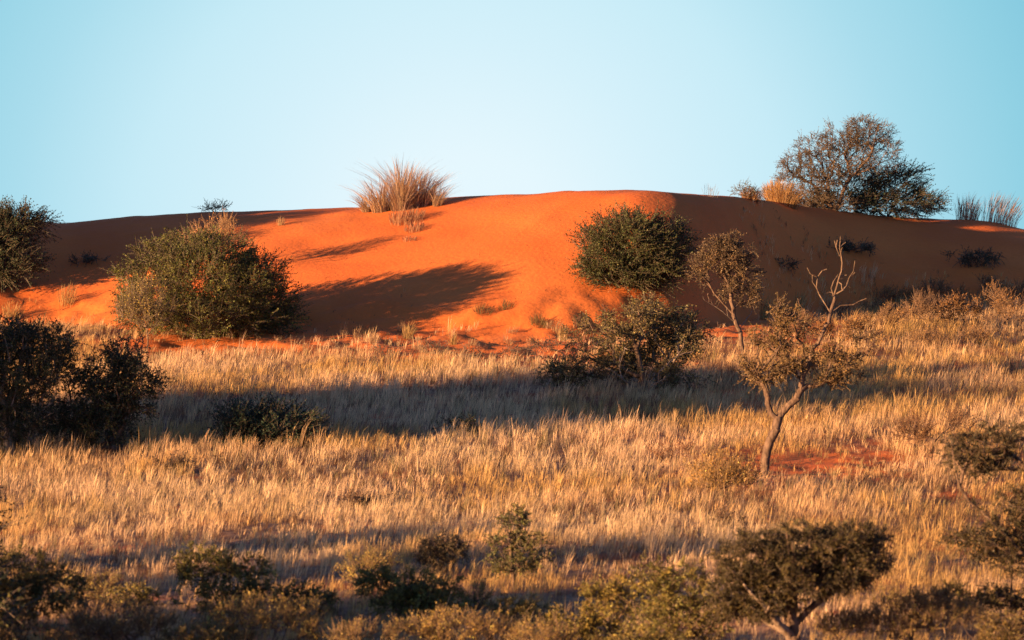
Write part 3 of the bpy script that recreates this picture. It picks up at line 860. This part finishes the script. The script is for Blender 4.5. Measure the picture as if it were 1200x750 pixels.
for i, (bx, br, cx, cr, w, h, lf, lab) in enumerate(BELT):
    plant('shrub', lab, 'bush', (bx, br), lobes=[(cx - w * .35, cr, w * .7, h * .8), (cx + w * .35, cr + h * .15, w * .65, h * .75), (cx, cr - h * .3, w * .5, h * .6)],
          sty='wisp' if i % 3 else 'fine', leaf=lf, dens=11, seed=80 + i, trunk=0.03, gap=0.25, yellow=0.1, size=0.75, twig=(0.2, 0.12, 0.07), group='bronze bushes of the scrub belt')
# low golden scrub that climbs the foot of the shaded right slope
r_ = rng(909)
SCR = [(1030, 368), (1062, 356), (1098, 348), (1132, 352), (1160, 340), (1195, 350), (1012, 384), (1185, 372), (1120, 372), (1070, 380), (985, 372), (1150, 372), (940, 388), (1040, 352)]
SLAB = ['first', 'second', 'third']
WHERE = ['left of the dark bronze bush', 'above the bronze bush', 'highest up the shaded right slope', 'above the brown bush in the belt', 'right at the foot of the shade near the right edge',
         'cut by the right edge under the shaded slope', 'between the bare branches and the bronze bush', 'in front of the large orange bush', 'between the two darker belt bushes', 'just above the pale rounded grass tuft',
         'under the tip of the bare side branch', 'left of the large orange bush', 'behind the golden grass spikes', 'left of the highest one on the shaded slope']
for i, ((px, row), wh) in enumerate(zip(SCR, WHERE)):
    w = r_.uniform(16, 26); h = r_.uniform(10, 17); c = (0.28, 0.15, 0.045) if i % 2 else (0.15, 0.09, 0.038)
    plant('low_shrub', 'low golden brown scrub clump ' + wh, 'shrub', (px, row), lobes=[(px - w * .3, row - h * .5, w * .6, h * .6), (px + w * .35, row - h * .4, w * .6, h * .5), (px, row - h * .7, w * .4, h * .4)],
          sty='wisp', leaf=c, dens=10, seed=300 + i, trunk=0.02, gap=0.22, size=0.7, yellow=0.1, twig=(0.2, 0.12, 0.07), group='low scrub clumps on the right slope')
# dry scrub along the line where grass meets sand
for i, (px, row, w, h, lab) in enumerate([
    (455, 418, 18, 12, 'grey dry shrub in the grass edge below the long bush shadow'),
    (510, 416, 20, 12, 'dark dry shrub in the grass edge under the dune centre'),
    (560, 424, 24, 14, 'brown dry shrub in the grass below the olive tufts'),
    (605, 420, 22, 12, 'purple brown dry shrub in the grass left of the spreading tree'),
    (640, 412, 18, 16, 'dark twiggy shrub touching the left of the spreading tree'),
    (425, 432, 18, 10, 'small grey shrub in the bright upper grass')]):
    plant('low_shrub', lab, 'shrub', (px, row), lobes=[(px - w * .4, row - h * .55, w * .6, h * .6), (px + w * .4, row - h * .45, w * .6, h * .5)],
          sty='dry', leaf=(0.11, 0.08, 0.06), dens=18, seed=100 + i, trunk=0.02, gap=0.2, size=0.7, group='dry shrubs in the grass edge')

# ------------------------------------------------------------------ foreground
plant('sapling', 'young feathery green tree with several thin stems in the foreground centre', 'tree', (603, 692),
      lobes=[(598, 612, 20, 16), (618, 628, 24, 14), (590, 638, 24, 14), (625, 650, 22, 12), (600, 660, 30, 14), (632, 668, 16, 10), (600, 600, 10, 8)],
      limbs=[[(602, 670), (598, 645), (600, 612)], [(603, 680), (612, 655), (625, 632)], [(601, 680), (592, 660), (584, 640)]],
      sty='fine', leaf=(0.075, 0.080, 0.028), dens=17, seed=40, trunk=0.04, gap=0.4, yellow=0.15, size=0.5)
plant('shrub', 'small dark rounded bush left of the young feathery tree', 'bush', (520, 672),
      lobes=[(518, 645, 26, 20), (505, 650, 18, 16), (532, 640, 14, 14)], sty='dense', leaf=(0.060, 0.052, 0.028), dens=36, seed=41, trunk=0.03, gap=0.1, size=0.45)
plant('tree', 'dark umbrella shaped tree with a forked trunk at the bottom right', 'tree', (930, 782),
      lobes=[(885, 655, 50, 36), (940, 642, 52, 32), (990, 645, 44, 34), (1014, 655, 30, 30), (858, 688, 36, 26), (925, 680, 60, 26), (985, 682, 38, 14), (1015, 632, 26, 18),
             (890, 710, 50, 14), (845, 712, 26, 16)],
      limbs=[[(930, 750), (928, 728)], [(928, 748), (912, 730, -.3), (898, 715, -.4), (880, 695, -.4)], [(929, 735), (945, 718), (965, 702), (985, 680)], [(928, 728), (925, 700), (930, 670)],
             [(930, 752), (940, 735, -.2), (943, 712, -.2)]],
      pale=(1,), sty='dense', leaf=(0.052, 0.044, 0.016), dens=38, seed=42, trunk=0.13, gap=0.06, size=0.5, bark=M_BARK, depth=1.1)
plant('tree', 'feathery dark tree reaching into the picture from the right edge', 'tree', (1250, 745),
      lobes=[(1160, 525, 60, 20), (1200, 548, 60, 28), (1135, 548, 34, 12), (1185, 590, 54, 22), (1180, 505, 40, 12), (1160, 632, 54, 10), (1195, 655, 46, 16), (1160, 650, 30, 8), (1195, 700, 48, 14), (1250, 590, 50, 60),
             (1245, 660, 50, 50), (1178, 612, 30, 10), (1175, 512, 30, 10)],
      limbs=[[(1245, 700), (1235, 650), (1230, 600), (1220, 560), (1190, 535)], [(1240, 680), (1210, 655), (1170, 640), (1130, 634)], [(1245, 710), (1210, 705), (1165, 695)], [(1232, 620), (1205, 600), (1170, 590)]],
      sty='fine', leaf=(0.050, 0.042, 0.019), dens=24, seed=43, trunk=0.12, gap=0.47, size=0.5, depth=1.0)
FRONT = [  # base px,row, lobes, leaf, style, label
    ((255, 728), [(240, 664, 42, 24), (285, 680, 42, 30), (260, 700, 55, 22), (210, 670, 26, 16)], (0.090, 0.078, 0.026), 'fine', 'rounded olive bush with a golden top in the shade on the lower left'),
    ((30, 742), [(20, 672, 55, 30), (72, 690, 40, 26), (0, 705, 70, 30), (-40, 680, 40, 34)], (0.085, 0.070, 0.027), 'fine', 'broad olive bush in the bottom left corner'),
    ((310, 776), [(290, 724, 55, 24), (350, 730, 45, 24), (385, 744, 30, 18), (265, 745, 40, 16)], (0.24, 0.165, 0.050), 'wisp', 'golden brush at the bottom edge under the olive bush'),
    ((155, 778), [(130, 730, 55, 24), (190, 738, 40, 22), (100, 745, 40, 18)], (0.13, 0.085, 0.038), 'wisp', 'brown bush at the bottom edge left of the golden brush'),
    ((20, 785), [(10, 745, 50, 20), (60, 750, 36, 16)], (0.12, 0.085, 0.035), 'wisp', 'brown brush at the bottom edge under the broad olive corner bush'),
    ((150, 722), [(150, 700, 26, 16), (172, 706, 18, 12)], (0.13, 0.10, 0.035), 'fine', 'small olive bush between the corner bush and the rounded olive bush'),
    ((480, 735), [(460, 688, 45, 22), (500, 690, 36, 20), (520, 712, 34, 18), (440, 678, 24, 14), (480, 705, 50, 18)], (0.12, 0.100, 0.032), 'fine', 'loose yellow green bush below the small dark rounded bush'),
    ((420, 690), [(425, 668, 30, 18), (445, 660, 20, 14)], (0.24, 0.18, 0.06), 'wisp', 'thin golden bush at the left end of the loose yellow green bush'),
    ((545, 778), [(530, 738, 55, 22), (585, 742, 40, 18), (490, 745, 36, 16)], (0.24, 0.16, 0.050), 'wisp', 'golden brush at the bottom edge under the young feathery tree'),
    ((700, 772), [(700, 712, 42, 28), (740, 702, 44, 28), (665, 730, 34, 18), (700, 740, 50, 18)], (0.15, 0.115, 0.036), 'fine', 'olive golden bush at the bottom, right of the young feathery tree'),
    ((800, 770), [(800, 690, 38, 34), (785, 730, 50, 28), (830, 725, 30, 26), (765, 675, 26, 20)], (0.115, 0.096, 0.033), 'fine', 'tall olive bush beside the left of the umbrella tree'),
    ((1060, 772), [(1055, 728, 50, 24), (1110, 724, 46, 24), (1090, 708, 32, 16)], (0.14, 0.100, 0.036), 'wisp', 'brown olive bush at the bottom right of the umbrella tree'),
    ((645, 780), [(640, 748, 45, 18)], (0.20, 0.14, 0.048), 'wisp', 'low golden brush at the bottom edge in the middle'),
    ((420, 782), [(420, 748, 46, 16)], (0.15, 0.105, 0.042), 'wisp', 'low brown brush at the bottom edge left of the middle'),
    ((1170, 778), [(1165, 740, 50, 22)], (0.10, 0.07, 0.030), 'fine', 'dark low bush in the bottom right corner'),
    ((90, 712), [(95, 694, 34, 16), (120, 688, 22, 14)], (0.16, 0.12, 0.04), 'wisp', 'golden olive brush just right of the broad corner bush'),
    ((340, 720), [(345, 700, 34, 16), (370, 706, 26, 14)], (0.10, 0.085, 0.03), 'fine', 'low dark olive bush right of the rounded olive bush'),
    ((610, 735), [(600, 715, 34, 16), (632, 720, 26, 14)], (0.12, 0.09, 0.034), 'fine', 'low olive brush under the stem of the young feathery tree'),
    ((560, 715), [(560, 700, 26, 14)], (0.22, 0.16, 0.05), 'wisp', 'golden brush between the loose yellow green bush and the young tree'),
    ((240, 782), [(225, 752, 40, 18), (260, 758, 30, 14)], (0.11, 0.08, 0.034), 'fine', 'dark brush on the bottom edge between the brown bush and the golden brush'),
    ((745, 785), [(745, 755, 46, 18)], (0.13, 0.10, 0.036), 'fine', 'olive brush on the bottom edge left of the umbrella tree'),
    ((1110, 745), [(1115, 700, 30, 14), (1145, 708, 30, 14)], (0.10, 0.075, 0.03), 'fine', 'brown bush under the branches of the right edge tree'),
    ((1030, 725), [(1040, 706, 28, 14)], (0.18, 0.13, 0.05), 'wisp', 'small golden bush right of the umbrella tree crown'),
    ((985, 775), [(985, 735, 36, 16), (1005, 728, 24, 12)], (0.19, 0.135, 0.05), 'wisp', 'low golden bush right of the umbrella tree trunk'),
]
for i, (bs, lb, lf, st, lab) in enumerate(FRONT):
    plant('shrub', lab, 'bush', bs, lobes=lb, sty=st, leaf=tuple(v * f for v, f in zip(lf, (1.1, 1.25, 1.05))), dens=30, seed=120 + i, trunk=0.03, gap=0.2, yellow=0.08, size=0.42, group='bushes of the foreground',
          twig=(0.18, 0.11, 0.06))

# ------------------------------------------------------------------ trees just outside the left edge, whose long shadows lie on the grass
def edge_tree(px, D, h, w, lab, seed, dens=7, cat='tree'):
    x = (px - 600) / F * D; zb = float(height(x, D)); rb = project(x, D, zb)[1]; s = F / D
    plant('tree', lab, cat, (px, rb), D=D, sty='dense', leaf=(0.035, 0.042, 0.018), dens=dens * 0.5, seed=seed, trunk=0.15, gap=0.0, size=2.6,
          lobes=[(px - w * .25 * s, rb - h * .62 * s, w * .32 * s, h * .3 * s), (px + w * .25 * s, rb - h * .6 * s, w * .32 * s, h * .32 * s), (px, rb - h * .82 * s, w * .3 * s, h * .2 * s),
                 (px, rb - h * .35 * s, w * .4 * s, h * .28 * s)], group='trees outside the left edge')
edge_tree(-190, 105, 4.6, 6.0, 'dark tree outside the left edge, nearest to the picture', 140)
edge_tree(-340, 102.5, 5.4, 6.5, 'tall dark tree outside the left edge, second from the picture', 141)
edge_tree(-170, 110, 4.4, 6.0, 'dark tree outside the left edge behind the nearest one', 142)
edge_tree(-480, 99, 6.0, 7.0, 'dark tree farthest outside the left edge', 143)
edge_tree(-290, 107, 5.0, 5.6, 'dark tree outside the left edge behind the tall one', 147)
edge_tree(-90, 141, 1.7, 3.2, 'unseen bush added on the dune just outside the left edge to roughen the shade edge', 148, cat='bush')  # added out of view to make the shade edge on the dune ragged
edge_tree(-150, 141, 1.5, 3.6, 'unseen wide bush added on the dune farther outside the left edge to roughen the shade edge', 149, cat='bush')  # also added out of view, to break up the same shade edge
edge_tree(-160, 66, 1.4, 4.4, 'unseen bushy tree added outside the bottom left corner, nearest to the camera, to shade the foreground', 150)  # added out of view to darken the bottom of the frame
edge_tree(-330, 67, 2.3, 4.6, 'unseen tree added far outside the bottom left corner to shade the foreground', 152)  # added out of view as well, for more shade over the foreground
edge_tree(-120, 80, 2.0, 3.5, 'low dark tree outside the lower left edge', 144)
edge_tree(-260, 74, 3.0, 4.0, 'dark tree outside the lower left edge, behind the low one', 145)
edge_tree(-130, 68, 2.2, 3.6, 'dark bushy tree outside the bottom left corner', 146)

# ------------------------------------------------------------------ litter on the rough sand at the foot of the dune
def litter():
    r = rng(77)
    n = 26000
    x = r.uniform(-19, 20, n); y = r.uniform(122, 143, n)
    px, row = project(x, y, height(x, y))
    cF = np.interp(x, _g, _cF)
    k = r.random(n) < np.exp(-((y - cF + 1.0) / 3.0) ** 2) * sstep(0.45, 0.62, fbm(x * 1.3, y * 1.3, 201, 3)) + 0.012
    x2 = r.uniform(5.0, 11.5, 6000); y2 = r.uniform(97.5, 108, 6000)     # the bare patch beside the tall tree
    k2 = r.random(6000) < sstep(0.42, 0.60, fbm(x2 * 1.6, y2 * 1.2, 203, 3))
    x, y = np.concatenate([x[k], x2[k2]]), np.concatenate([y[k], y2[k2]]); n = len(x)
    base = np.stack([x, y, height(x, y) - 0.01], -1)
    h = r.uniform(0.03, 0.14, n); ln = r.normal(0, 1.1, (n, 2))
    V, Q, m = blades(base, h, ln, r.uniform(0.012, 0.035, n), r, 2, 0.3, 0.3)
    pal = np.array(((0.20, 0.08, 0.04), (0.13, 0.07, 0.045), (0.36, 0.22, 0.11), (0.10, 0.085, 0.045)))
    c = pal[r.integers(0, 4, n)] * np.exp(r.normal(0, 0.2, (n, 1)))
    o = mesh_obj('dry_litter', V, Q, M_GRASS, col=np.repeat(c, m, 0))
    tag(o, 'dry stalks and litter strewn over the rough red sand at the foot of the dune', 'litter', kind='stuff')
litter()
